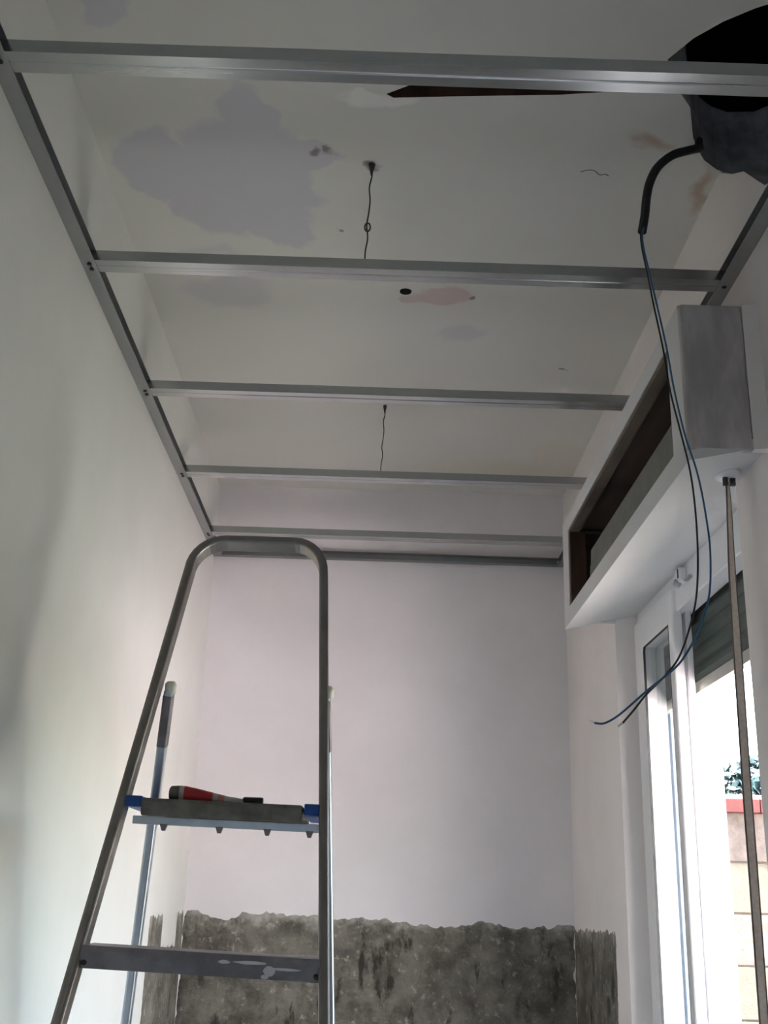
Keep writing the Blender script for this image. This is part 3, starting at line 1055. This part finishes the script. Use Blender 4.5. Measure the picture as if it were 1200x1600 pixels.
for fx in (0.20, 0.49, 0.74, 0.96):
    cx = xa + (xb - xa) * fx
    bm = bmesh.new()
    prism(bm, [(cx - 0.007, ZP - 0.042), (cx + 0.007, ZP - 0.042), (cx + 0.003, ZP - 0.053), (cx - 0.003, ZP - 0.053)], 'Y', yp - 0.011, yp - 0.004)
    tilt(bm, TILT_PLAT)
    keep(obj('bar_tab', bm, 'step'), ub)
# rear legs with hinges part-way up the hoop
zpv = CAM_Z + (1.760 - CAM_Z) * SC
ypv = 2.268 * SC - 0.02


def rear_pt(fx, z, dx0, slope):
    zz = CAM_Z + (z - CAM_Z) / SC
    return Vector((SC * (dx0 + (zz - 1.757) * slope), SC * (2.241 - (zz - 1.757) * 0.38) + 0.040, z))


for side, (dx0, slope) in enumerate(((-0.4285, 0.110), (-0.1030, -0.047))):
    pts = [rear_pt(0, zpv - 0.012, dx0, slope), rear_pt(0, zpv * 0.6, dx0, slope), rear_pt(0, 0.015, dx0, slope)]
    up = Vector((0, -1, -0.38)).normalized()
    bm = sweep(bmesh.new(), pts, rrect(0.017, 0.026, 0.004), up=up)
    keep(obj('rear_leg', bm, 'rear'), lad)
    p = rear_pt(0, zpv - 0.02, dx0, slope)
    q = rear_pt(0, zpv - 0.11, dx0, slope)
    bm = sweep(bmesh.new(), [p, q], rrect(0.0185, 0.028, 0.004), up=up)
    keep(obj('hinge_sleeve', bm, 'step'), lad)['label'] = 'darker sleeve at the top of the rear leg'
    bm = bmesh.new()
    lathe(bm, [(0, 0.009), (0.004, 0.0112), (0.018, 0.0112), (0.023, 0.007)], p + Vector((0.004, -0.004, 0.002)), Vector((0, -.36, 1)), 12)
    keep(obj('hinge_cap', bm, 'cap', smooth=True), lad)['label'] = 'cream plastic cap on the hinge'
    b = rear_pt(0, 0.03, dx0, slope)
    keep(obj('foot', bx(b.x - 0.014, b.x + 0.014, b.y - 0.02, b.y + 0.02, 0.0, 0.05), 'black', bevel=0.004), lad)
for z in (0.45, 0.16):
    a = rear_pt(0, z, -0.4285, 0.110)
    b = rear_pt(0, z, -0.1030, -0.047)
    keep(obj('rear_brace', sweep(bmesh.new(), [a, b], rrect(0.012, 0.03, 0.003), up=Vector((0, 0, 1))), 'rear'), lad)

# ------------------------------------------------------------------ sealant tube lying on the platform
ang_t = math.radians(-2.0)
tb = empty('sealant_tube', (-0.365, yp + 0.060, ZP + 0.0005 + 0.105 * TILT_PLAT), 'red and white squeezed sealant tube with a black cap, lying on the ladder platform', 'tube')
tb.rotation_euler = (0, TILT_PLAT, ang_t)
bm = bmesh.new()
prof = [(0.016, 0.0115, 0.0145), (0.026, 0.0125, 0.0145), (0.05, 0.0125, 0.0125), (0.08, 0.0120, 0.0095), (0.105, 0.0110, 0.0070), (0.128, 0.0085, 0.0055), (0.136, 0.006, 0.0050)]
n = 16
rings = [[bm.verts.new((x, ry * math.cos(2 * PI * k / n), rz + 0.0006 + rz * math.sin(2 * PI * k / n))) for k in range(n)] for x, ry, rz in prof]
for A, B in zip(rings, rings[1:]):
    for k in range(n):
        bm.faces.new([A[k], A[(k + 1) % n], B[(k + 1) % n], B[k]])
bm.faces.new(rings[0]); bm.faces.new(rings[-1][::-1])
bmesh.ops.recalc_face_normals(bm, faces=bm.faces[:])
b = obj('tube_body', bm, 'tube', smooth=True); b.parent = tb
bm = bmesh.new()
lathe(bm, [(0.0, 0.010), (0.003, 0.0132), (0.014, 0.0142), (0.018, 0.0138)], (0.0, 0, 0.0152), (1, 0, 0), 16)
b = obj('end_plug', bm, 'crimp', smooth=True); b.parent = tb
bm = bmesh.new()
lathe(bm, [(0.134, 0.006), (0.136, 0.0072), (0.168, 0.0072), (0.17, 0.0064)], (0.0, 0, 0.0078), (1, 0, 0), 8)
b = obj('cap', bm, 'black'); b.parent = tb

for o, lab in ((fl, 'grey screed floor'), (wl, 'plastered left wall, faintly green'), (wf, 'pinkish white far wall with bare cement below'),
               (wr, 'plastered right wall around the balcony door'), (ce, 'patched old ceiling with lilac filler stains'), (wb, 'plain wall behind the camera')):
    o['label'] = lab

# ------------------------------------------------------------------ outside: terrace, garden wall, tree
TY = 1.15                      # paved terrace on this side; unseen dark lawn added beyond to shape bounced light
tr_ = obj('ground', bx(XO, 30, -14, TY, -0.20, -0.06), 'terrace')
tag(tr_, kind='structure')
lw_ = obj('ground', bx(XO, 30, TY, 40, -0.20, -0.075), 'lawn')
tag(lw_, kind='structure')
rf_ = obj('added_overhang', bx(XO, XO + 1.6, YN - 0.2, YF + 0.2, 3.06, 3.20), 'render_out')  # unseen eaves added to keep direct sun off the door and near paving
tag(rf_, kind='structure')
GY, GX0, GX1 = 5.5, 1.62, 5.2
gw = empty('garden_wall', (3.0, GY, -0.06), 'pale block garden wall with a red tile coping, seen through the balcony door', 'wall')
zcop = 1.795
keep(obj('mortar_core', bx(GX0 + 0.012, GX1 - 0.012, GY + 0.012, GY + 0.188, -0.06, zcop - 0.002), 'mortar'), gw)
random.seed(11)
bl_mesh = {}
ch, cw, gap = 0.232, 0.46, 0.010
row = 0
zt_ = zcop
while zt_ > 0.0:
    z0 = max(-0.06, zt_ - ch)
    x = GX0 - (0.23 if row % 2 else 0)
    while x < GX1:
        x0, x1 = max(GX0, x), min(GX1, x + cw)
        if x1 - x0 > 0.03:
            mt = 'block_a' if row % 2 == 0 else 'block_b'
            dy = random.uniform(-0.003, 0.003)
            keep(obj('block', bx(x0 + gap / 2, x1 - gap / 2, GY + dy, GY + 0.20 + dy, z0 + gap / 2, zt_ - gap / 2), mt), gw)
        x += cw
    zt_ -= ch
    row += 1
x = GX0 - 0.03
while x < GX1:
    bm = bmesh.new()
    pts = [(GY - 0.04, zcop - 0.004), (GY - 0.045, zcop + 0.062), (GY + 0.10, zcop + 0.095), (GY + 0.245, zcop + 0.062), (GY + 0.24, zcop - 0.004)]
    prism(bm, pts, 'X', x, x + 0.298)
    keep(obj('coping_tile', bm, 'coping', bevel=0.004), gw)
    x += 0.302

# tree behind the garden wall
random.seed(5)
tree = empty('tree', (2.95, 8.2, -0.06), 'dark blue-green leafy tree behind the block garden wall', 'tree')
bm = sweep(bmesh.new(), catmull([(2.95, 8.2, -0.06), (2.98, 8.22, 0.8), (2.93, 8.18, 1.6), (2.97, 8.2, 2.4)], 6), circ(0.07, 9))
keep(obj('trunk', bm, 'bark', smooth=True), tree)
bm = bmesh.new()
for i in range(16000):
    while True:
        p = Vector((random.uniform(-1, 1), random.uniform(-1, 1), random.uniform(-1, 1)))
        if 0.35 < p.length < 1:
            break
    c = Vector((3.02 + p.x * 0.86, 8.2 + p.y * 0.75, 1.58 + p.z * 0.86))
    u = Vector((random.gauss(0, 1), random.gauss(0, 1), random.gauss(0, 1))).normalized()
    v = u.orthogonal().normalized()
    s = random.uniform(0.045, 0.08)
    bm.faces.new([bm.verts.new(c - u * s), bm.verts.new(c + v * s * .45), bm.verts.new(c + u * s), bm.verts.new(c - v * s * .45)])
cr_ = keep(obj('foliage', bm, 'leaf'), tree)
cr_['kind'] = 'stuff'
